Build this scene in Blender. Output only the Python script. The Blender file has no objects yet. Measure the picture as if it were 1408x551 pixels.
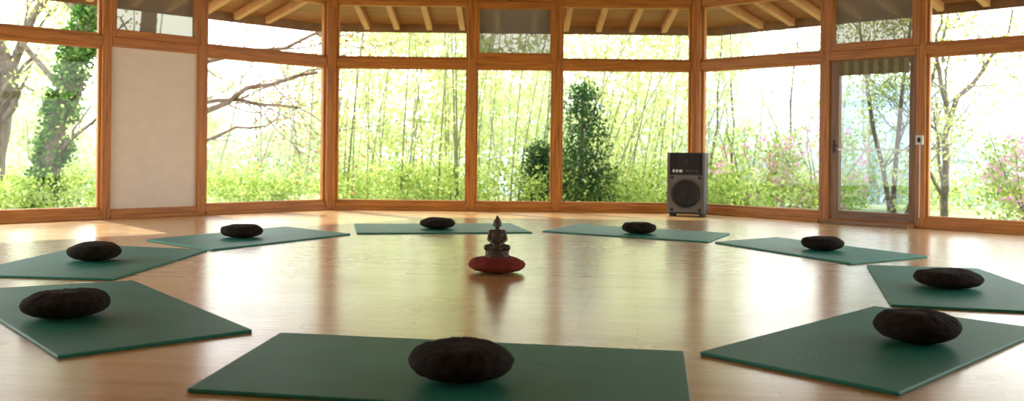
import bpy, bmesh, math, random
import numpy as np
from mathutils import Vector, Matrix, Euler
random.seed(7); rng = np.random.default_rng(7)
scene = bpy.context.scene
try:
    scene.view_settings.view_transform = 'Standard'
    scene.view_settings.look = 'None'
    scene.view_settings.exposure = 0.12
except Exception as e:
    print(e)

# ------------------------------------------------------------------ materials
def new_mat(name):
    m = bpy.data.materials.new(name); m.use_nodes = True
    nt = m.node_tree; nt.nodes.clear()
    out = nt.nodes.new('ShaderNodeOutputMaterial')
    return m, nt, out
def N(nt, t, **kw):
    n = nt.nodes.new(t)
    for k, v in kw.items():
        if k in n.inputs: n.inputs[k].default_value = v
        else: setattr(n, k, v)
    return n
def ramp(nt, fac, stops):
    r = nt.nodes.new('ShaderNodeValToRGB')
    el = r.color_ramp.elements
    el[0].position, el[0].color = stops[0][0], (*stops[0][1], 1)
    el[1].position, el[1].color = stops[-1][0], (*stops[-1][1], 1)
    for p, c in stops[1:-1]:
        e = el.new(p); e.color = (*c, 1)
    nt.links.new(fac, r.inputs['Fac'])
    return r.outputs['Color']
def principled(nt, out, **kw):
    b = nt.nodes.new('ShaderNodeBsdfPrincipled')
    for k, v in kw.items():
        b.inputs[k].default_value = v
    nt.links.new(b.outputs[0], out.inputs[0])
    return b
def bump(nt, b, height, strength=0.3, dist=0.01):
    bp = nt.nodes.new('ShaderNodeBump')
    bp.inputs['Strength'].default_value = strength
    bp.inputs['Distance'].default_value = dist
    nt.links.new(height, bp.inputs['Height'])
    nt.links.new(bp.outputs[0], b.inputs['Normal'])

def simple(name, col, rough=0.5, metal=0.0, var=0.15, scale=20, bs=0.1):
    m, nt, out = new_mat(name)
    b = principled(nt, out, Roughness=rough, Metallic=metal)
    tc = N(nt, 'ShaderNodeTexCoord'); n = N(nt, 'ShaderNodeTexNoise', Scale=scale, Detail=4.0)
    nt.links.new(tc.outputs['Object'], n.inputs['Vector'])
    lo = tuple(c*(1-var) for c in col); hi = tuple(min(1, c*(1+var)) for c in col)
    nt.links.new(ramp(nt, n.outputs['Fac'], [(0.3, lo), (0.7, hi)]), b.inputs['Base Color'])
    if bs: bump(nt, b, n.outputs['Fac'], bs, 0.004)
    return m

def wood(name, dark, mid, light, rough=0.45):
    m, nt, out = new_mat(name)
    b = principled(nt, out, Roughness=rough)
    tc = N(nt, 'ShaderNodeTexCoord'); mp = N(nt, 'ShaderNodeMapping'); mp.inputs['Scale'].default_value = (1.2, 22, 1)
    nt.links.new(tc.outputs['UV'], mp.inputs['Vector'])
    n = N(nt, 'ShaderNodeTexNoise', Scale=1.6, Detail=6.0, Distortion=0.6)
    nt.links.new(mp.outputs[0], n.inputs['Vector'])
    nt.links.new(ramp(nt, n.outputs['Fac'], [(0.28, dark), (0.5, mid), (0.75, light)]), b.inputs['Base Color'])
    bump(nt, b, n.outputs['Fac'], 0.12, 0.004)
    return m

M_wood = wood('timber_orange', (0.27, 0.088, 0.012), (0.47, 0.178, 0.024), (0.60, 0.255, 0.045))
M_sash = wood('sash_wood', (0.32, 0.12, 0.018), (0.54, 0.22, 0.035), (0.66, 0.30, 0.06))
M_soffit = wood('soffit_pine', (0.48, 0.21, 0.085), (0.62, 0.29, 0.13), (0.72, 0.37, 0.18))
M_board = wood('soffit_board', (0.21, 0.068, 0.022), (0.36, 0.125, 0.042), (0.46, 0.175, 0.065))
M_darkwood = wood('door_wood', (0.15, 0.075, 0.03), (0.24, 0.13, 0.055), (0.33, 0.19, 0.09))
M_plaster = simple('white_plaster', (0.84, 0.79, 0.70), 0.8, var=0.03, scale=6, bs=0.05)
M_black = simple('black_plastic', (0.010, 0.010, 0.011), 0.55, var=0.2)
M_silver = simple('grey_painted_baffle', (0.15, 0.145, 0.13), 0.5, 0.0, var=0.08)
M_cab = simple('cabinet_dark_grey', (0.026, 0.024, 0.022), 0.6, var=0.15)
M_white = simple('white_plastic', (0.7, 0.7, 0.66), 0.4, var=0.03)
M_metal = simple('brushed_metal', (0.5, 0.5, 0.48), 0.35, 0.8, var=0.05)

def glass(name, tint, fac, milk=0.0, mc=(0.4, 0.42, 0.38)):
    m, nt, out = new_mat(name)
    t = N(nt, 'ShaderNodeBsdfTransparent'); t.inputs[0].default_value = (*tint, 1)
    g = N(nt, 'ShaderNodeBsdfGlossy'); g.inputs['Roughness'].default_value = 0.02
    mx = N(nt, 'ShaderNodeMixShader'); mx.inputs[0].default_value = fac
    nt.links.new(t.outputs[0], mx.inputs[1]); nt.links.new(g.outputs[0], mx.inputs[2])
    last = mx
    if milk:
        d = N(nt, 'ShaderNodeBsdfDiffuse'); d.inputs[0].default_value = (*mc, 1)
        m2 = N(nt, 'ShaderNodeMixShader'); m2.inputs[0].default_value = milk
        nt.links.new(mx.outputs[0], m2.inputs[1]); nt.links.new(d.outputs[0], m2.inputs[2]); last = m2
    nt.links.new(last.outputs[0], out.inputs[0])
    return m
M_glass = glass('window_glass', (0.98, 0.985, 0.98), 0.025)
M_glass2 = glass('hopper_screen_glass', (0.28, 0.29, 0.24), 0.04, 0.45, (0.45, 0.45, 0.38))
M_glass3 = glass('door_glass', (0.52, 0.59, 0.63), 0.06)  # grey-blue tint stands in for the greyish reflection on the pane

# floor
def floor_mat():
    m, nt, out = new_mat('maple_parquet')
    b = principled(nt, out, Roughness=0.26)
    b.inputs['Coat Weight'].default_value = 0.5; b.inputs['Coat Roughness'].default_value = 0.2
    tc = N(nt, 'ShaderNodeTexCoord'); mp = N(nt, 'ShaderNodeMapping')
    mp.inputs['Rotation'].default_value = (0, 0, math.radians(8))
    nt.links.new(tc.outputs['Object'], mp.inputs['Vector'])
    br = N(nt, 'ShaderNodeTexBrick'); br.offset = 0.37
    br.inputs['Scale'].default_value = 1.0
    br.inputs['Brick Width'].default_value = 0.85; br.inputs['Row Height'].default_value = 0.07
    br.inputs['Mortar Size'].default_value = 0.0012
    br.inputs['Color1'].default_value = (0.64, 0.42, 0.18, 1); br.inputs['Color2'].default_value = (0.53, 0.325, 0.125, 1)
    br.inputs['Mortar'].default_value = (0.30, 0.16, 0.055, 1)
    nt.links.new(mp.outputs[0], br.inputs['Vector'])
    mp2 = N(nt, 'ShaderNodeMapping'); mp2.inputs['Scale'].default_value = (1.5, 30, 1); mp2.inputs['Rotation'].default_value = (0, 0, math.radians(8))
    nt.links.new(tc.outputs['Object'], mp2.inputs['Vector'])
    n = N(nt, 'ShaderNodeTexNoise', Scale=2.0, Detail=5.0); nt.links.new(mp2.outputs[0], n.inputs['Vector'])
    mix = N(nt, 'ShaderNodeMixRGB', blend_type='MULTIPLY'); mix.inputs[0].default_value = 0.4
    nt.links.new(br.outputs['Color'], mix.inputs[1])
    nt.links.new(ramp(nt, n.outputs['Fac'], [(0.3, (0.76, 0.72, 0.66)), (0.7, (1, 1, 1))]), mix.inputs[2])
    nt.links.new(mix.outputs[0], b.inputs['Base Color'])
    n2 = N(nt, 'ShaderNodeTexNoise', Scale=1.3, Detail=6.0); nt.links.new(tc.outputs['Object'], n2.inputs['Vector'])
    mr = N(nt, 'ShaderNodeMapRange'); mr.inputs['To Min'].default_value = 0.18; mr.inputs['To Max'].default_value = 0.33
    nt.links.new(n2.outputs['Fac'], mr.inputs['Value']); nt.links.new(mr.outputs[0], b.inputs['Roughness'])
    bump(nt, b, n.outputs['Fac'], 0.04, 0.003)
    return m
M_floor = floor_mat()

def mat_foam():
    m, nt, out = new_mat('green_foam')
    b = principled(nt, out, Roughness=0.5)
    b.inputs['Specular IOR Level'].default_value = 0.4
    tc = N(nt, 'ShaderNodeTexCoord')
    w = N(nt, 'ShaderNodeTexWave', Scale=28.0); w.bands_direction = 'X'
    nt.links.new(tc.outputs['UV'], w.inputs['Vector'])
    n = N(nt, 'ShaderNodeTexNoise', Scale=3.0, Detail=5.0); nt.links.new(tc.outputs['UV'], n.inputs['Vector'])
    nt.links.new(ramp(nt, n.outputs['Fac'], [(0.3, (0.011, 0.180, 0.125)), (0.7, (0.016, 0.220, 0.158))]), b.inputs['Base Color'])
    bump(nt, b, w.outputs['Fac'], 0.25, 0.002)
    return m
M_foam = mat_foam()
M_print = simple('pale_print', (0.10, 0.30, 0.24), 0.6, var=0.2, scale=90, bs=0)

def fabric(name, c1, c2, bs=0.4):
    m, nt, out = new_mat(name)
    b = principled(nt, out, Roughness=0.95)
    b.inputs['Specular IOR Level'].default_value = 0.2
    tc = N(nt, 'ShaderNodeTexCoord')
    n = N(nt, 'ShaderNodeTexNoise', Scale=16.0, Detail=8.0, Roughness=0.7); nt.links.new(tc.outputs['Object'], n.inputs['Vector'])
    nt.links.new(ramp(nt, n.outputs['Fac'], [(0.35, c1), (0.68, c2)]), b.inputs['Base Color'])
    bump(nt, b, n.outputs['Fac'], bs, 0.008)
    return m
M_cush = fabric('dark_brown_fabric', (0.008, 0.006, 0.0042), (0.032, 0.022, 0.015), 0.45)
M_red = fabric('red_fabric', (0.15, 0.024, 0.016), (0.24, 0.045, 0.030))
M_bronze = simple('aged_bronze', (0.085, 0.066, 0.04), 0.6, 0.2, var=0.45, scale=60, bs=0.2)

def leaf(name, cols, trans=0.45, k=1.0):
    m, nt, out = new_mat(name)
    cols = [tuple(x*k for x in c) for c in cols]
    g = N(nt, 'ShaderNodeNewGeometry')
    c = ramp(nt, g.outputs['Random Per Island'], [(i/(len(cols)-1), q) for i, q in enumerate(cols)])
    d = N(nt, 'ShaderNodeBsdfDiffuse'); t = N(nt, 'ShaderNodeBsdfTranslucent')
    nt.links.new(c, d.inputs[0]); nt.links.new(c, t.inputs[0])
    mx = N(nt, 'ShaderNodeMixShader'); mx.inputs[0].default_value = trans
    nt.links.new(d.outputs[0], mx.inputs[1]); nt.links.new(t.outputs[0], mx.inputs[2])
    nt.links.new(mx.outputs[0], out.inputs[0])
    return m
L_bamboo = leaf('bamboo_leaf', [(0.26, 0.33, 0.07), (0.48, 0.54, 0.16), (0.74, 0.76, 0.36)])
L_far = leaf('far_leaf_hazed', [(0.44, 0.54, 0.28), (0.56, 0.63, 0.36), (0.72, 0.75, 0.50)])  # greens paled, distance haze mixed into the leaf colour
L_haze = leaf('valley_leaf_hazed', [(0.42, 0.52, 0.47), (0.50, 0.60, 0.53), (0.62, 0.67, 0.60)])  # valley haze painted into these greyed leaf colours, no volume used
L_dark = leaf('dark_leaf', [(0.02, 0.06, 0.02), (0.045, 0.11, 0.035), (0.09, 0.17, 0.06)], 0.25)
L_ivy = leaf('ivy_leaf', [(0.04, 0.11, 0.02), (0.10, 0.22, 0.05), (0.24, 0.38, 0.10)], 0.3)
L_shrub = leaf('shrub_leaf', [(0.20, 0.33, 0.06), (0.40, 0.52, 0.12), (0.60, 0.66, 0.24)])
L_pink = leaf('azalea_petal', [(0.75, 0.28, 0.52), (0.82, 0.42, 0.64), (0.88, 0.58, 0.75)])
L_brown = leaf('dry_leaf', [(0.35, 0.15, 0.05), (0.5, 0.25, 0.1)])
M_bark = simple('grey_bark', (0.15, 0.115, 0.085), 0.9, var=0.4, scale=12, bs=0.6)
M_bark2 = simple('russet_bark', (0.16, 0.095, 0.055), 0.9, var=0.3, scale=12, bs=0.5)
M_stem = simple('bamboo_stem', (0.16, 0.17, 0.08), 0.5, var=0.3, scale=3, bs=0)

# ------------------------------------------------------------------ quad mesh builder
class QB:
    def __init__(s): s.v=[]; s.q=[]; s.m=[]; s.uv=[]; s.n=0
    def add(s, v, q, mi=0, uv=None):
        v = np.asarray(v, float); q = np.asarray(q, int)
        s.v.append(v); s.q.append(q + s.n); s.m.append(np.full(len(q), mi)); 
        s.uv.append(np.zeros((len(v), 2)) if uv is None else np.asarray(uv, float)); s.n += len(v)
    def build(s, name, mats, smooth=False, parent=None, bevel=0):
        v = np.concatenate(s.v); q = np.concatenate(s.q); m = np.concatenate(s.m); uv = np.concatenate(s.uv)
        me = bpy.data.meshes.new(name)
        me.vertices.add(len(v)); me.vertices.foreach_set('co', v.ravel().astype(np.float32))
        me.loops.add(q.size); me.loops.foreach_set('vertex_index', q.ravel().astype(np.int32))
        me.polygons.add(len(q)); me.polygons.foreach_set('loop_start', (np.arange(len(q))*4).astype(np.int32))
        me.polygons.foreach_set('loop_total', np.full(len(q), 4, np.int32))
        me.polygons.foreach_set('material_index', m.astype(np.int32))
        me.polygons.foreach_set('use_smooth', np.full(len(q), smooth))
        me.update(calc_edges=True)
        ul = me.uv_layers.new(name='UVMap'); ul.data.foreach_set('uv', uv[q.ravel()].ravel().astype(np.float32))
        me.validate()
        for k in mats: me.materials.append(k)
        ob = bpy.data.objects.new(name, me); scene.collection.objects.link(ob)
        if parent: ob.parent = parent
        if bevel:
            b = ob.modifiers.new('bevel', 'BEVEL'); b.width = bevel; b.segments = 2; b.limit_method = 'ANGLE'
        return ob
BQ = np.array([[0,3,2,1],[4,5,6,7],[0,1,5,4],[1,2,6,5],[2,3,7,6],[3,0,4,7]])
def box(qb, fr, s0, s1, d0, d1, z0, z1, mi=0):
    """fr=(origin, u, n): s along u, d along outward n"""
    o, u, n = fr
    L = [(s0,d0,z0),(s1,d0,z0),(s1,d1,z0),(s0,d1,z0),(s0,d0,z1),(s1,d0,z1),(s1,d1,z1),(s0,d1,z1)]
    V = [(o[0]+u[0]*a+n[0]*b, o[1]+u[1]*a+n[1]*b, c) for a, b, c in L]
    ext = [s1-s0, d1-d0, z1-z0]; ax = int(np.argmax(np.abs(ext))); r = random.random()*9
    oth = [i for i in range(3) if i != ax]
    uv = [(l[ax]+r, l[oth[0]]+l[oth[1]]*1.01+r) for l in L]
    qb.add(V, BQ, mi, uv)
def quadp(qb, fr, s0, s1, d, z0, z1, mi):
    o, u, n = fr
    V = [(o[0]+u[0]*a+n[0]*d, o[1]+u[1]*a+n[1]*d, c) for a, c in [(s0,z0),(s1,z0),(s1,z1),(s0,z1)]]
    qb.add(V, [[0,1,2,3]], mi, [(s0,z0),(s1,z0),(s1,z1),(s0,z1)])
W = ((0,0),(1,0),(0,1))

def tube(qb, pts, rad, mi=0, n=6):
    pts = np.asarray(pts, float); K = len(pts)
    rad = np.full(K, rad) if np.isscalar(rad) else np.asarray(rad)
    T = np.gradient(pts, axis=0); T /= np.linalg.norm(T, axis=1)[:, None]+1e-9
    ref = np.array([0.31, 0.9, 0.2]) if abs(T[0] @ np.array([0,0,1])) > 0.5 else np.array([0, 0, 1.0])
    A = np.cross(T, ref); A /= np.linalg.norm(A, axis=1)[:, None]+1e-9; B = np.cross(T, A)
    an = np.arange(n)*2*math.pi/n
    V = pts[:, None, :] + rad[:, None, None]*(A[:, None, :]*np.cos(an)[None, :, None] + B[:, None, :]*np.sin(an)[None, :, None])
    q = []
    for k in range(K-1):
        for j in range(n):
            j2 = (j+1) % n; q.append([k*n+j, k*n+j2, (k+1)*n+j2, (k+1)*n+j])
    qb.add(V.reshape(-1, 3), q, mi)
def leaves(qb, C, size, mi, aspect=0.5, droop=0.0):
    C = np.asarray(C); K = len(C)
    if K == 0: return
    a = rng.normal(size=(K, 3)); a[:, 2] -= droop; a /= np.linalg.norm(a, axis=1)[:, None]
    b = rng.normal(size=(K, 3)); b -= (b*a).sum(1)[:, None]*a; b /= np.linalg.norm(b, axis=1)[:, None]
    L = size*rng.uniform(0.6, 1.3, K)[:, None]; w = L*aspect
    V = np.stack([C-a*L*.5, C+b*w*.5, C+a*L*.5, C-b*w*.5], 1).reshape(-1, 3)
    qb.add(V, np.arange(K*4).reshape(K, 4), mi)
def clumps(center, radii, nc, per, spread):
    c = rng.normal(size=(nc, 3)); c /= np.linalg.norm(c, axis=1)[:, None]
    c *= rng.uniform(0.3, 1.0, nc)[:, None]**0.5
    c = c*np.array(radii) + np.array(center)
    P = np.repeat(c, per, 0) + rng.normal(size=(nc*per, 3))*spread
    return P

# ------------------------------------------------------------------ room shell
C = [(-6.70,10.09),(-2.81,13.98),(2.84,13.98),(6.73,10.09),(6.73,3.4),(2.8,-0.9),(-2.8,-0.9),(-6.70,3.4)]
CEN = (0.0, 7.0)
def frame_of(p0, p1):
    dx, dy = p1[0]-p0[0], p1[1]-p0[1]; L = math.hypot(dx, dy); u = (dx/L, dy/L)
    n = (-u[1], u[0]); mid = ((p0[0]+p1[0])/2-CEN[0], (p0[1]+p1[1])/2-CEN[1])
    if n[0]*mid[0]+n[1]*mid[1] < 0: n = (-n[0], -n[1])
    return (p0, u, n), L
ZT0, ZT1, ZH, ZTOP, ZB = 2.20, 2.325, 3.17, 3.45, 0.125
wn = [0]
def window(fr, s0, s1, z0, z1, fw=0.035, mg=M_glass, prot=0.0, name=None, ms=None):
    qb = QB(); d0, d1 = -0.035-prot, 0.03
    box(qb, fr, s0, s0+fw, d0, d1, z0, z1); box(qb, fr, s1-fw, s1, d0, d1, z0, z1)
    box(qb, fr, s0+fw, s1-fw, d0, d1, z0, z0+fw); box(qb, fr, s0+fw, s1-fw, d0, d1, z1-fw, z1)
    quadp(qb, fr, s0+fw, s1-fw, 0.0, z0+fw, z1-fw, 1)
    wn[0] += 1
    return qb.build(name or 'window_%d' % wn[0], [ms or M_sash, mg], bevel=0.004)
def facet(name, p0, p1, posts, kinds, ew=0.105):
    fr, L = frame_of(p0, p1)
    qb = QB(); pw = 0.06
    edges = [0]+posts+[L]
    box(qb, fr, -0.02, ew, -0.09, 0.09, 0, ZTOP); box(qb, fr, L-ew, L+0.02, -0.09, 0.09, 0, ZTOP)
    for s in posts: box(qb, fr, s-pw, s+pw, -0.075, 0.08, 0, ZTOP)
    lim = []
    for i in range(len(edges)-1):
        a = edges[i]+(ew if i == 0 else pw); b = edges[i+1]-(ew if i == len(edges)-2 else pw); lim.append((a, b))
        box(qb, fr, a, b, -0.07, 0.08, 0, ZB if kinds[i] != 'door' else 0.05)
        if kinds[i] != 'door': box(qb, fr, a, b, -0.105, -0.07, 0, 0.05)
        box(qb, fr, a, b, -0.07, 0.08, ZT0, ZT1)
        box(qb, fr, a, b, -0.07, 0.08, ZH, ZTOP)
    qb.build(name, [M_wood], bevel=0.008)
    for (a, b), k in zip(lim, kinds):
        if k == 'win':
            window(fr, a, b, ZB, ZT0); window(fr, a, b, ZT1, ZH)
        elif k == 'narrow':
            window(fr, a, b, ZB, ZT0); window(fr, a-.05, b+.05, ZT1, ZH+.03, 0.10, M_glass2, 0.06, None, M_wood)
        elif k == 'panel':
            q2 = QB(); box(q2, fr, a, b, -0.03, 0.05, ZB, ZT0); q2.build('wall_panel', [M_plaster])
            window(fr, a-.05, b+.05, ZT1, ZH+.03, 0.10, M_glass2, 0.06, None, M_wood)
        elif k == 'door':
            window(fr, a-.05, b+.05, ZT1, ZH+.03, 0.10, M_glass2, 0.06, None, M_wood)
            q2 = QB(); fw = 0.13
            box(q2, fr, a, a+fw, -0.04, 0.04, 0.05, ZT0); box(q2, fr, b-fw*.7, b, -0.04, 0.04, 0.05, ZT0)
            box(q2, fr, a+fw, b-fw*.7, -0.04, 0.04, 0.05, 0.17); box(q2, fr, a+fw, b-fw*.7, -0.04, 0.04, ZT0-0.06, ZT0)
            quadp(q2, fr, a+fw, b-fw*.7, 0.0, 0.17, ZT0-0.06, 1)
            # rolled striped blind at the head of the door
            K = 14; w = (b-fw*.7-a-fw)/K
            for j in range(K):
                box(q2, fr, a+fw+j*w, a+fw+(j+1)*w, -0.055, -0.042, ZT0-0.21, ZT0-0.02, 2+(j % 2))
            box(q2, fr, a+fw, b-fw*.7, -0.065, -0.03, 0.985, 1.005, 4)     # push bar
            box(q2, fr, a+0.05, a+0.08, -0.05, -0.04, 0.95, 1.12, 5)        # handle plate
            box(q2, fr, a+0.05, a+0.13, -0.085, -0.07, 1.04, 1.055, 5)
            box(q2, fr, a+0.055, a+0.07, -0.085, -0.05, 1.04, 1.055, 5)
            q2.build('door_1', [M_darkwood, M_glass3, simple('blind_olive', (0.17, 0.16, 0.08), 0.8), simple('blind_pale', (0.30, 0.27, 0.15), 0.8), M_metal, M_cab], bevel=0.003)
            q3 = QB(); box(q3, fr, a, b, -0.30, -0.075, 0, 0.035); q3.build('trim_1', [M_darkwood], bevel=0.005)
    return fr, L
S1 = [2.10, 3.38]
frN, LN = facet('wall_north', C[1], C[2], [2.184, 3.49], ['win', 'narrow', 'win'])
frW, LW = facet('wall_northwest', C[1], C[0], S1, ['win', 'panel', 'win'])
frE, LE = facet('wall_northeast', C[2], C[3], S1, ['win', 'door', 'win'])
facet('wall_west', C[0], C[7], [2.6, 4.1], ['win', 'narrow', 'win'])
facet('wall_east', C[3], C[4], [2.6, 4.1], ['win', 'narrow', 'win'])
for nm, a, b in [('wall_southwest', C[7], C[6]), ('wall_south', C[6], C[5]), ('wall_southeast', C[5], C[4])]:
    fr, L = frame_of(a, b); qb = QB(); box(qb, fr, 0, L, 0.0, 0.12, 0, ZTOP); qb.build(nm, [M_plaster])
    qb = QB(); box(qb, fr, 0.02, L-0.02, -0.015, -0.001, 0, 0.1); qb.build('baseboard_'+nm[5:], [M_wood], bevel=0.003)

def prism(name, pts, z0, z1, mat, uvs=None, bevel=0):
    bm = bmesh.new()
    lo = [bm.verts.new((x, y, z0)) for x, y in pts]; hi = [bm.verts.new((x, y, z1)) for x, y in pts]
    k = len(pts)
    fs = [bm.faces.new(hi), bm.faces.new(lo[::-1])]
    for i in range(k): fs.append(bm.faces.new([lo[i], lo[(i+1) % k], hi[(i+1) % k], hi[i]]))
    bmesh.ops.recalc_face_normals(bm, faces=bm.faces)
    if uvs:
        ul = bm.loops.layers.uv.new('UVMap')
        for f in bm.faces:
            for l in f.loops:
                i = (lo.index(l.vert) if l.vert in lo else hi.index(l.vert)); l[ul].uv = uvs[i]
    me = bpy.data.meshes.new(name); bm.to_mesh(me); bm.free(); me.materials.append(mat)
    ob = bpy.data.objects.new(name, me); scene.collection.objects.link(ob)
    if bevel:
        b = ob.modifiers.new('bevel', 'BEVEL'); b.width = bevel; b.segments = 2
    return ob
sc = lambda p, k: (CEN[0]+(p[0]-CEN[0])*k, CEN[1]+(p[1]-CEN[1])*k)
prism('floor', [sc(p, 1.012) for p in C], -0.12, 0.0, M_floor)
# ceiling: boarded eight-sided roof
qb = QB()
apex = (CEN[0], CEN[1], 5.4)
for i in range(8):
    a, b = sc(C[i], 1.01), sc(C[(i+1) % 8], 1.01)
    A = np.array([*a, ZTOP]); B = np.array([*b, ZTOP]); P = np.array(apex)
    M1 = A*.02+P*.98; M2 = B*.02+P*.98
    L = np.linalg.norm(B-A); H = np.linalg.norm(P-(A+B)/2)
    for dz in (0, 0.14):
        o = np.array([0, 0, dz]); qb.add([A+o, B+o, M2+o, M1+o], [[0,1,2,3]], 0, [(0,0),(L,0),(L/2,H),(L/2,H)])
    tube(qb, [A+[0,0,-0.05], P+[0,0,-0.05]], 0.09, 1, 4)
qb.build('ceiling', [M_board, M_wood])
# eaves with rafters
def eave(name, fr, L, k0, k1, offs):
    o, u, n = fr; qb = QB(); D = 1.35
    zi, zo = 3.32, 3.06
    def P(s, d, z): return (o[0]+u[0]*s+n[0]*d, o[1]+u[1]*s+n[1]*d, z)
    nb = 12
    for j in range(nb):   # boards running along the facade
        a, b = j/nb, (j+0.96)/nb
        da, db = 0.09+a*D, 0.09+b*D; za = zi+(zo-zi)*a; zb = zi+(zo-zi)*b
        V = [P(-da*k0, da, za), P(L+da*k1, da, za), P(L+db*k1, db, zb), P(-db*k0, db, zb)]
        V += [(x, y, z+0.03) for x, y, z in V]; r = random.random()*5
        qb.add(V, BQ, 0, [(0, r), (L, r), (L, r+.1), (0, r+.1)]*2)
    for s in offs:
        w = 0.045
        V = [P(s-w, .09, zi-0.13), P(s+w, .09, zi-0.13), P(s+w, D, zo-0.11), P(s-w, D, zo-0.11),
             P(s-w, .09, zi), P(s+w, .09, zi), P(s+w, D, zo), P(s-w, D, zo)]
        r = random.random()*5
        qb.add(V, BQ, 1, [(0, r), (0, r+.1), (D, r+.1), (D, r)]*2)
    d = 0.09+D
    V = [P(-d*k0, d, zo-0.14), P(L+d*k1, d, zo-0.14), P(L+d*k1, d+0.03, zo-0.14), P(-d*k0, d+0.03, zo-0.14)]
    V += [(x, y, z+0.22) for x, y, z in V]
    qb.add(V, BQ, 2, [(0, 0), (L, 0), (L, .1), (0, .1)]*2)
    V = [P(-d*k0, d, zo+0.05), P(L+d*k1, d, zo+0.05), P(L, -0.1, zi+0.18), P(0, -0.1, zi+0.18)]
    qb.add(V, [[0,1,2,3]], 0)
    qb.build(name, [M_board, M_soffit, M_darkwood])
k = math.tan(math.radians(22.5))
eave('roof_eave_north', frN, LN, k, k, [0.35, 0.85, 1.4, 1.95, 2.55, 3.15, 3.7, 4.25, 4.8, 5.35])
eave('roof_eave_northwest', frW, LW, k, k, [0.3, 0.85, 1.4, 1.95, 2.5, 3.1, 3.7, 4.3, 4.9])
eave('roof_eave_northeast', frE, LE, k, k, [0.3, 0.85, 1.4, 1.95, 2.5, 3.1, 3.7, 4.3, 4.9])
# switch box and cable on the door post
qb = QB(); s = 3.38
box(qb, frE, s-0.045, s+0.045, -0.11, -0.075, 1.06, 1.18); box(qb, frE, s-0.02, s+0.02, -0.118, -0.11, 1.09, 1.15, 1)
box(qb, frE, s-0.008, s+0.008, -0.085, -0.0755, 0.13, 1.06)
qb.build('wall_switch', [M_white, M_black], bevel=0.003)
# small ceiling spot fixed to the head beam
qb = QB()
tube(qb, [(0.0, 13.80, 3.32), (0.0, 13.80, 3.25)], [0.03, 0.03], 0, 16); tube(qb, [(-0.07, 13.78, 3.23), (0.0, 13.74, 3.245), (0.07, 13.70, 3.25)], [0.035, 0.03, 0.02], 0, 16)
box(qb, W, -0.05, 0.05, 13.78, 13.92, 3.30, 3.34)
qb.build('spotlight_fixture', [M_cab], smooth=False, bevel=0.003)

# ------------------------------------------------------------------ yoga mats
MATS = [
 [(-1.117,4.42),(0.784,4.10),(0.618,3.05),(-1.193,3.36)],
 [(-2.54,6.12),(-1.27,4.48),(-1.925,3.87),(-3.42,5.60)],
 [(-3.877,8.37),(-2.68,8.03),(-2.715,6.18),(-3.86,6.32)],
 [(-3.564,8.89),(-2.65,8.06),(-1.72,9.75),(-2.63,10.58)],
 [(-1.917,11.09),(-1.669,9.84),(0.237,10.20),(-0.01,11.45)],
 [(0.357,10.37),(2.016,9.30),(2.49,10.35),(0.83,11.42)],
 [(2.08,9.28),(2.829,7.555),(3.745,8.17),(2.90,9.92)],
 [(2.916,7.45),(2.287,5.456),(3.42,5.17),(3.75,7.30)],
 [(0.854,4.09),(1.466,3.42),(2.775,4.73),(2.163,5.40)],
]
mats = []
for i, m in enumerate(MATS):
    d1 = math.dist(m[0], m[1]); d2 = math.dist(m[1], m[2])
    if d1 > d2: uv = [(0,0),(d1,0),(d1,d2),(0,d2)]
    else: uv = [(0,0),(0,d1),(d2,d1),(d2,0)]
    mats.append(prism('yoga_mat', m, 0.0, 0.016, M_foam, uv, 0.005))
def logo(mat, x, y, ang, size):
    c = bpy.data.curves.new('printed_logo', 'FONT'); c.body = 'yoga'; c.size = size; c.extrude = 0.0002; c.align_x = 'CENTER'
    c.materials.append(M_print); o = bpy.data.objects.new('printed_logo', c); scene.collection.objects.link(o)
    o.location = (x, y, 0.0163); o.rotation_euler = (0, 0, ang); o.parent = mat
logo(mats[8], 1.33, 3.98, math.radians(20), .10); logo(mats[0], 0.07, 3.74, math.radians(-8), .08)

# ------------------------------------------------------------------ cushions
def cushion(name, x, y, z, dia, h, mat, seed):
    r = random.Random(seed); ns, nr = 96, 34; qb = QB(); V = []; n = 2.25
    ph = [r.uniform(0, 6.28) for _ in range(9)]
    R = dia/2
    for k in range(nr+1):
        t = -math.pi/2+math.pi*k/nr
        ct, st = max(math.cos(t), 1e-4), math.sin(t)
        rr = R*ct**(2/n); zz = h/2*math.copysign(abs(st)**(2/n), st)
        for j in range(ns):
            a = 2*math.pi*j/ns
            w = 1+0.018*math.sin(2*a+ph[0])+0.012*math.sin(3*a+ph[1])+0.004*math.sin(7*a+ph[2])*ct
            pl = 0.0012*math.sin(26*a+ph[3]+1.2*math.sin(3*a))*(abs(st)**.5)*ct*2         # pleats
            lump = 0.0022*math.sin(9*a+5*t+ph[6])*math.sin(6*t+ph[7])*ct + 0.0015*math.sin(14*a-7*t+ph[8])*ct
            dz = 0.006*math.sin(3.1*rr/R*3+ph[4]+a)*ct + 0.006*math.sin(2*a+ph[5])*ct
            zz2 = zz+lump
            if st > 0: zz2 += dz+pl - 0.006*math.exp(-(rr/(R*.25))**2)
            else: zz2 = max(zz2, -h/2)
            seam = 1+0.012*math.exp(-((t)/0.05)**2)
            V.append((rr*w*seam*math.cos(a), rr*w*seam*math.sin(a), zz2+h/2))
    q = [[k*ns+j, k*ns+(j+1) % ns, (k+1)*ns+(j+1) % ns, (k+1)*ns+j] for k in range(nr) for j in range(ns)]
    qb.add(V, q)
    ob = qb.build(name, [mat], smooth=True); ob.location = (x, y, z); ob.rotation_euler[2] = r.uniform(0, 6)
    return ob
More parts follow.
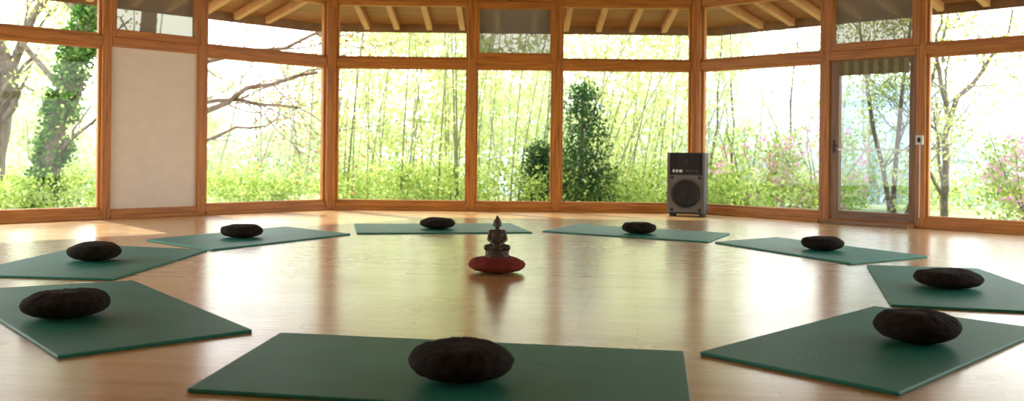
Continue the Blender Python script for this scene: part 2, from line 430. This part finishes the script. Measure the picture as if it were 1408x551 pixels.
CU = [(-0.187,3.56,.42,.145),(-2.33,4.77,.43,.14),(-3.29,7.18,.40,.145),(-2.716,9.18,.41,.135),(-0.849,10.5,.41,.13),
      (1.427,10.14,.375,.13),(2.94,8.58,.38,.13),(2.987,6.21,.445,.125),(1.956,4.38,.40,.15)]
for i, (x, y, d, h) in enumerate(CU): cushion('meditation_cushion', x, y, 0.016, d, h, M_cush, i+3)
BX, BY = -0.104, 6.85
cushion('red_cushion', BX, BY, 0.0, .435, .125, M_red, 40)

# ------------------------------------------------------------------ seated buddha statue
def buddha(loc):
    bm = bmesh.new()
    def ell(c, r, rot=(0, 0, 0), seg=20):
        r = (r, r, r) if not isinstance(r, tuple) else r
        M = Matrix.Translation(c) @ Euler(rot).to_matrix().to_4x4() @ Matrix.Diagonal((*r, 1))
        bmesh.ops.create_uvsphere(bm, u_segments=seg, v_segments=seg//2+2, radius=1, matrix=M)
    def chain(pts, rads, k=8):
        for (p, q), (a, b) in zip(zip(pts, pts[1:]), zip(rads, rads[1:])):
            for i in range(k+1):
                t = i/k; ell(tuple(p[j]*(1-t)+q[j]*t for j in range(3)), a*(1-t)+b*t, seg=14)
    bmesh.ops.create_cone(bm, cap_ends=True, segments=40, radius1=.088, radius2=.083, depth=.014, matrix=Matrix.Translation((0, 0, .007)))
    bmesh.ops.create_cone(bm, cap_ends=True, segments=40, radius1=.076, radius2=.082, depth=.036, matrix=Matrix.Translation((0, 0, .03)))
    for i in range(16):
        a = i*2*math.pi/16
        ell((.077*math.cos(a), .077*math.sin(a), .037), (.009, .015, .014), (0, 0, a), 12)
        a += math.pi/16
        ell((.077*math.cos(a), .077*math.sin(a), .018), (.010, .015, .012), (0, 0, a), 12)
    z = .048
    for sx in (-1, 1):
        chain([(sx*.03, .02, z+.022), (sx*.074, -.018, z+.02), (sx*-.02, -.056, z+.016 + (.008 if sx > 0 else 0))], [.028, .023, .014])
        ell((sx*-.032, -.05, z+.022+(.008 if sx > 0 else 0)), (.018, .009, .007))          # foot
        chain([(sx*.045, .008, z+.128), (sx*.058, .012, z+.078), (sx*.016, -.040, z+.043)], [.019, .017, .010])
        ell((sx*.010, -.044, z+.040), (.016, .012, .007))                                  # hand in lap
        ell((sx*.0265, .002, z+.182), (.0045, .007, .017))                                 # ear
        ell((sx*.009, -.0255, z+.192), (.006, .004, .0025))                                # eyelid
    ell((0, .012, z+.03), (.058, .044, .036)); ell((0, .010, z+.065), (.047, .035, .044))
    ell((0, .008, z+.108), (.052, .034, .042)); ell((0, .010, z+.130), (.052, .024, .019))
    chain([(.045, -.008, z+.138), (-.035, -.022, z+.07)], [.009, .011])                    # robe fold
    chain([(0, .006, z+.14), (0, .003, z+.17)], [.019, .016])
    ell((0, 0, z+.189), (.0260, .028, .031)); ell((0, -.004, z+.172), (.017, .021, .015))
    ell((0, -.0285, z+.185), (.0035, .005, .008)); ell((0, -.025, z+.172), (.008, .0045, .003))
    for kk in range(60):                                                                     # hair curls
        t = kk/60; ph = math.acos(1-t*0.95); a = kk*2.39996
        if not (math.sin(a) < -.5 and ph > 1.1):
            ell((.0265*math.sin(ph)*math.cos(a), .003+.028*math.sin(ph)*math.sin(a)+.004, z+.194+.027*math.cos(ph)), .0042, seg=8)
    ell((0, .005, z+.222), (.015, .015, .014)); ell((0, .005, z+.236), (.008, .008, .009))
    me = bpy.data.meshes.new('buddha_statue'); bm.to_mesh(me); bm.free(); me.materials.append(M_bronze)
    ob = bpy.data.objects.new('buddha_statue', me); scene.collection.objects.link(ob)
    rm = ob.modifiers.new('remesh', 'REMESH'); rm.mode = 'VOXEL'; rm.voxel_size = 0.0019; rm.use_smooth_shade = True
    sm = ob.modifiers.new('smooth', 'SMOOTH'); sm.iterations = 4; sm.factor = 0.5
    ob.location = loc; return ob
bd = buddha((BX, BY, 0.113)); bd.scale = (1.05, 1.05, 1.07)

# ------------------------------------------------------------------ PA speaker
def disc_ring(qb, cx, cz, y0, prof, mi, n=48):
    V = []
    for r, dy in prof:
        for j in range(n):
            a = 2*math.pi*j/n; V.append((cx+r*math.cos(a), y0+dy, cz+r*math.sin(a)))
    q = [[k*n+j, k*n+(j+1) % n, (k+1)*n+(j+1) % n, (k+1)*n+j] for k in range(len(prof)-1) for j in range(n)]
    qb.add(V, q, mi)
def speaker():
    qb = QB(); w, d, h = .25, .17, .90; F = -d
    box(qb, W, -w, w, -d+.02, d, .03, h, 0)
    box(qb, W, -w-.004, -w+.03, F-.012, F+.02, .03, h+.004, 1); box(qb, W, w-.03, w+.004, F-.012, F+.02, .03, h+.004, 1)
    box(qb, W, -w+.03, w-.03, F-.012, F+.02, h-.02, h+.004, 0); box(qb, W, -w+.03, w-.03, F-.012, F+.02, .03, .06, 0)
    box(qb, W, -w+.03, w-.03, F-.002, F+.021, .06, .585, 1)
    box(qb, W, -w+.03, w-.03, F+.004, F+.021, .585, h-.02, 2)
    for (x0, x1, z0, z1) in [(-.18,.18,.69,.702),(-.18,.18,.853,.865)]: box(qb, W, x0, x1, F-.014, F+.005, z0, z1, 0)
    for (x0, x1) in [(-.18,-.168),(.168,.18)]: box(qb, W, x0, x1, F-.014, F+.005, .702, .853, 0)
    box(qb, W, -.03, .03, F-.004, F+.004, .73, .81, 0)
    box(qb, W, -.20, .20, F-.008, F+.004, .60, .675, 2)
    for x0, x1 in [(-.18,-.15),(-.135,-.105),(-.09,-.05)]: box(qb, W, x0, x1, F-.0105, F-.008, .625, .662, 3)
    for x0, x1 in [(.0,.05),(.07,.085),(.10,.115),(.13,.16)]: box(qb, W, x0, x1, F-.0105, F-.008, .638, .655, 4)
    disc_ring(qb, 0, .32, F-.002, [(.216,0),(.216,-.020),(.200,-.024),(.196,-.012)], 4)
    disc_ring(qb, 0, .32, F-.002, [(.197,-.012),(.18,-.018),(.16,-.006),(.06,.0),(.05,-.008),(.02,-.014),(.0005,-.015)], 2)
    for r in (.05, .085, .12, .155): disc_ring(qb, 0, .32, F-.014, [(r,0),(r+.002,-.003),(r+.004,0)], 0)
    for sx in (-1, 1):
        for zz in (.095, .55): disc_ring(qb, sx*.185, zz, F-.003, [(.022,0),(.022,-.006),(.014,-.006),(.012,.0),(.0005,.0)], 2, 20)
        for sy in (-1, 1): box(qb, W, sx*.2-.025, sx*.2+.025, sy*.12-.025, sy*.12+.025, 0, .03, 2)
    ob = qb.build('loudspeaker', [M_cab, M_silver, M_black, M_white, simple('mid_grey', (.10, .10, .095), .5)], bevel=0.004)
    ob.location = (2.60, 13.42, 0); ob.rotation_euler[2] = math.radians(-20)
    ob.scale = (1.08, 1.0, 1.03)
speaker()

# ------------------------------------------------------------------ outdoors
def grass_mat():
    m, nt, out = new_mat('garden_grass'); b = principled(nt, out, Roughness=0.9)
    tc = N(nt, 'ShaderNodeTexCoord'); n = N(nt, 'ShaderNodeTexNoise', Scale=1.2, Detail=8.0)
    nt.links.new(tc.outputs['Object'], n.inputs['Vector'])
    nt.links.new(ramp(nt, n.outputs['Fac'], [(0.3, (0.14, 0.17, 0.06)), (0.55, (0.28, 0.30, 0.13)), (0.75, (0.44, 0.42, 0.30))]), b.inputs['Base Color'])
    return m
qb = QB(); xs = np.linspace(-60, 60, 49); ys = np.concatenate([np.linspace(-30, 40, 36), np.linspace(45, 100, 8)])
V = []
for y in ys:
    for x in xs:
        z = -0.15
        r = math.hypot(x, y-7)
        if r > 16: z -= (r-16)*0.22+0.15*math.sin(x*.7)*math.cos(y*.5)
        V.append((x, y, z))
nx = len(xs); q = [[j*nx+i, j*nx+i+1, (j+1)*nx+i+1, (j+1)*nx+i] for j in range(len(ys)-1) for i in range(nx-1)]
qb.add(V, q); qb.build('garden_ground', [grass_mat()], smooth=True)

def hill(name, y, x0, x1, h, col, seed):
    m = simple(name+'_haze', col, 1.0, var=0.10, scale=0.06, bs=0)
    qb = QB(); r = random.Random(seed); n = 90; ph = [r.uniform(0, 6) for _ in range(4)]; V = []
    for i in range(n+1):
        x = x0+(x1-x0)*i/n; t = i/n
        s = min(1, max(0, (x+30)/70)); s = s*s*(3-2*s)
        e = -2+(h+2)*(0.1+0.9*s)*(0.82+0.1*math.sin(9*t+ph[1])+0.03*math.sin(31*t+ph[2]))
        V += [(x, y-30, -25), (x, y-8, e*.5-3), (x, y+10, e)]
    qb.add(V, [[i*3+k, (i+1)*3+k, (i+1)*3+k+1, i*3+k+1] for i in range(n) for k in range(2)]); qb.build(name, [m], smooth=True)
hill('distant_mountain', 170, -160, 200, 21, (0.34, 0.41, 0.46), 2)  # atmospheric haze put into the pale blue surface colour

def wander(p0, p1, k, amp):
    p0, p1 = np.array(p0, float), np.array(p1, float); t = np.linspace(0, 1, k)[:, None]
    P = p0*(1-t)+p1*t; nz = np.cumsum(rng.normal(size=(k, 3))*amp, 0); nz -= nz[0]; nz -= nz[-1]*t
    return P+nz
def branch(qb, p, d, L, r, depth, mi=0, tips=None, up=0.15):
    k = 5; P = [np.array(p, float)]; dd = np.array(d, float)
    for i in range(k-1):
        dd = dd+rng.normal(size=3)*0.16+np.array([0, 0, up*0.3]); dd /= np.linalg.norm(dd); P.append(P[-1]+dd*L/(k-1))
    rr = np.linspace(r, r*0.6, k); tube(qb, P, rr, mi, 6 if r > .03 else 4)
    if depth == 0:
        if tips is not None: tips.append(P[-1]); tips.append(P[-2])
        return
    for j in range(random.choice([2, 3])):
        s = random.choice([2, 3, 4]); nd = dd+rng.normal(size=3)*0.6; nd /= np.linalg.norm(nd)
        branch(qb, P[s], nd, L*random.uniform(.6, .85), r*0.55, depth-1, mi, tips, up)

# bamboo grove behind the central windows
qb = QB(); LV = []; cnt = 0
while cnt < 85:
    y = rng.uniform(17.3, 23.5); x = rng.uniform(-.205, .20)*y
    cnt += 1
    h = rng.uniform(5, 8)
    lean = rng.uniform(-0.5, 1.2) if x < 0 else rng.uniform(0.2, 3.6)
    t = np.linspace(0, 1, 9); P = np.stack([x+lean*t**1.4, y+rng.uniform(-.5, .5)*t, -0.6+h*t-0.4*abs(lean)*t**2], 1)
    tube(qb, P, np.linspace(rng.uniform(.010, .028), .004, 9), 0, 5)
    nl = 350
    tt = rng.uniform(0.12, 1, nl)**1.15; c = np.stack([np.interp(tt, t, P[:, k]) for k in range(3)], 1)
    tw = rng.integers(0, 20, nl); off = rng.normal(size=(20, 3))*[.5, .5, .28]
    LV.append(c+off[tw]+rng.normal(size=(nl, 3))*.15)
leaves(qb, np.concatenate(LV), 0.12, 1, .28, .5)
qb.build('bamboo_grove', [M_stem, L_bamboo])

# background woodland
qb = QB(); LV = []; LH = []
for i in range(145):
    y = rng.uniform(25, 34); x = rng.uniform(-.56, .24)*y
    f = x/y
    top = 3.0 if f > -.22 else 1.2
    z = rng.uniform(-2.5, top) if rng.random() < .85 else rng.uniform(top, 5.5)
    LV.append(clumps((x, y, z), (1.5, 1.2, 1.1), 16, 26, .23))
for i in range(50):
    y = rng.uniform(27, 36); x = rng.uniform(.2, .58)*y
    z = rng.uniform(-2.8, 1.2)
    LH.append(clumps((x, y, z), (1.7, 1.2, 1.1), 20, 26, .25))
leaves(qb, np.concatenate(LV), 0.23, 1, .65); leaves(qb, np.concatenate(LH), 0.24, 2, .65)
for i in range(60):
    y = rng.uniform(24, 32); x = rng.uniform(-.55, .5)*y
    tube(qb, wander((x, y, -3), (x+rng.normal()*1.4, y, rng.uniform(3.5, 7)), 7, .14), np.linspace(.05, .012, 7), 0, 5)
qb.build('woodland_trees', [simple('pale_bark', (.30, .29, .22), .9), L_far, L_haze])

# undergrowth
qb = QB(); LV = []
for i in range(80):
    x = rng.uniform(-13, 11); y = rng.uniform(16.8, 20) if abs(x) < 6 else rng.uniform(14.5, 19)
    hh = rng.uniform(.35, .8)
    LV.append(clumps((x, y, -0.1+hh*.4), (.8, .6, hh*.7), 20, 24, .11))
leaves(qb, np.concatenate(LV), 0.085, 0, .6)
qb.build('garden_undergrowth', [L_shrub])

def evergreen(x, y, h, w):
    qb = QB(); LV = []
    tube(qb, [(x, y, -.3), (x, y, h*.9)], [.06, .02], 0)
    for i in range(150):
        t = rng.random(); r = w*(1-t**2)**.7*rng.uniform(.3, 1); a = rng.uniform(0, 6.28)
        c = np.array([x+r*math.cos(a), y+r*math.sin(a), -.1+t*h])
        LV.append(c+rng.normal(size=(38, 3))*[.14, .14, .09])
    leaves(qb, np.concatenate(LV), 0.085, 1, .4)
    qb.build('evergreen_shrub', [M_bark, L_dark])
evergreen(1.32, 17.2, 2.25, .6); evergreen(0.60, 17.9, 1.1, .34)

# ivy clad tree on the left
qb = QB(); LV = []
trunk = wander((-8.35, 16, -.4), (-7.35, 16, 3.6), 9, .05)
tube(qb, trunk, np.linspace(.19, .13, 9), 0, 10)
tips = []
branch(qb, (-8.0, 16, 1.2), (.8, .1, .7), 1.7, .06, 2, 0, tips)
branch(qb, (-7.9, 16, 1.9), (-.8, .1, .8), 2.0, .06, 3, 0, tips)
branch(qb, trunk[-1], (.5, 0, 1), 2.0, .09, 3, 0, tips); branch(qb, trunk[-2], (-.7, 0, .8), 2.0, .08, 3, 0, tips)
branch(qb, (-8.1, 16, .7), (.9, -.2, .5), 1.3, .045, 2, 0, tips)
for i in range(190):
    t = rng.random()*7.9; c = trunk[int(t)]*(1-t % 1)+trunk[min(int(t)+1, 8)]*(t % 1)
    a = rng.uniform(0, 6.28); LV.append(c+np.array([.19*math.cos(a), .19*math.sin(a), 0])+rng.normal(size=(38, 3))*.075)
leaves(qb, np.concatenate(LV), .08, 1, .8)
leaves(qb, np.repeat(np.array(tips), 8, 0)+rng.normal(size=(len(tips)*8, 3))*.18, .08, 2, .6)
qb.build('ivy_covered_tree', [M_bark, L_ivy, L_bamboo])

def bare(name, stems, nleaf=3, lm=L_bamboo, bark=M_bark):
    qb = QB(); tips = []
    for p0, p1, r0, r1, kk, dep in stems:
        P = wander(p0, p1, 8, .06); tube(qb, P, np.linspace(r0, r1, 8), 0, 8)
        for j in range(kk):
            i = random.choice([2, 3, 4, 5, 6, 7]); d = (P[i]-P[i-1]); d /= np.linalg.norm(d)
            d = d+rng.normal(size=3)*[.5, .3, .5]; d /= np.linalg.norm(d)
            branch(qb, P[i], d, random.uniform(.7, 1.3), r1*.6, dep, 0, tips, .1)
    T = np.array(tips)
    leaves(qb, np.repeat(T, nleaf, 0)+rng.normal(size=(len(T)*nleaf, 3))*.14, .07, 1, .6)
    qb.build(name, [bark, lm])
bare('old_oak_tree', [((-9.9, 17, -.5), (-9.4, 17, 2.4), .24, .18, 2, 2), ((-9.4, 17, 2.3), (-10.2, 17, 5), .15, .09, 4, 2),
     ((-9.6, 17, 1.9), (-8.3, 17, 4.6), .10, .05, 4, 2), ((-9.7, 17, 1.2), (-8.7, 16.6, 2.6), .06, .03, 3, 2)], 8)
bare('bare_tree', [((-6.9, 17, -.5), (-6.6, 17, 4.5), .2, .12, 3, 2), ((-6.7, 17, 1.35), (-3.6, 16.8, 2.35), .07, .025, 8, 3),
     ((-6.7, 17, 1.75), (-4.0, 17, 1.7), .055, .022, 6, 3), ((-6.7, 17, 2.3), (-3.4, 17.2, 3.2), .06, .022, 7, 3),
     ((-6.7, 17, 1.0), (-4.6, 17, 1.35), .045, .018, 5, 2)], 1, L_brown, M_bark2)
bare('garden_maple_tree', [((6.55, 15.6, -.4), (6.0, 15.8, 3.6), .045, .022, 5, 3), ((6.6, 15.6, -.4), (6.9, 15.7, 3.8), .05, .022, 5, 3),
     ((6.65, 15.6, -.4), (7.5, 15.6, 3.6), .04, .02, 5, 3), ((7.2, 15.2, -.4), (7.35, 15.3, 1.5), .065, .05, 3, 3), ((7.35, 15.3, 1.5), (8.4, 15.3, 3.4), .045, .018, 5, 3),
     ((7.35, 15.3, 1.5), (7.2, 15.3, 3.5), .045, .018, 5, 3)], 12)
# slim young trees seen in front of the valley (right of centre)
bare('birch_sapling', [((4.1, 19, -.6), (4.4, 19, 4.2), .03, .012, 8, 3), ((4.8, 19.5, -.6), (4.6, 19.5, 4.4), .03, .012, 8, 3),
     ((5.6, 19.2, -.6), (6.0, 19.2, 4.0), .035, .012, 9, 3)], 12, L_far)

def azalea(x, y, w, h, npink):
    qb = QB()
    leaves(qb, clumps((x, y, h*.4-.1), (w, w*.7, h*.6), 70, 40, .11), .08, 0, .55)
    leaves(qb, clumps((x, y-.15, h*.45-.1), (w, w*.7, h*.6), npink, 12, .06), .07, 1, .9)
    for i in range(6): tube(qb, wander((x+rng.normal()*.1, y, -.3), (x+rng.normal()*w*.6, y, h*.9), 5, .04), np.linspace(.02, .006, 5), 2, 4)
    qb.build('azalea_bush', [L_shrub, L_pink, M_bark])
azalea(4.9, 18.5, .9, 1.6, 42); azalea(6.2, 18.2, 1.0, 1.7, 58); azalea(8.1, 14.2, .85, 1.45, 60); azalea(3.9, 18.8, .6, 1.1, 18)

# ------------------------------------------------------------------ light
w = bpy.data.worlds.new('World'); scene.world = w; w.use_nodes = True; nt = w.node_tree; nt.nodes.clear()
out = nt.nodes.new('ShaderNodeOutputWorld'); bg = nt.nodes.new('ShaderNodeBackground'); bg.inputs['Strength'].default_value = 4.6
tc = nt.nodes.new('ShaderNodeTexCoord'); sp = nt.nodes.new('ShaderNodeSeparateXYZ'); nt.links.new(tc.outputs['Generated'], sp.inputs[0])
nt.links.new(ramp(nt, sp.outputs['Z'], [(0.0, (0.98, 0.98, 0.93)), (0.35, (0.92, 0.95, 0.98)), (1.0, (0.65, 0.78, 0.95))]), bg.inputs['Color'])
nt.links.new(bg.outputs[0], out.inputs[0])
sl = bpy.data.lights.new('sun', 'SUN'); sl.energy = 9.0; sl.angle = math.radians(1.0); sl.color = (1.0, 0.93, 0.80)
so = bpy.data.objects.new('sun', sl); scene.collection.objects.link(so)
so.rotation_euler = Vector((0.55, -0.62, -0.62)).to_track_quat('-Z', 'Y').to_euler()

# ------------------------------------------------------------------ camera
cd = bpy.data.cameras.new('camera'); cam = bpy.data.objects.new('camera', cd); scene.collection.objects.link(cam)
cd.sensor_width = 36; cd.lens = 1250/1408*36; cd.shift_y = -65.5/1408; cd.clip_end = 600
cd.dof.use_dof = True; cd.dof.focus_distance = 6.0; cd.dof.aperture_fstop = 2.2
cam.location = (0, 0, 0.9); cam.rotation_euler = (math.pi/2, -0.011, 0)
scene.camera = cam
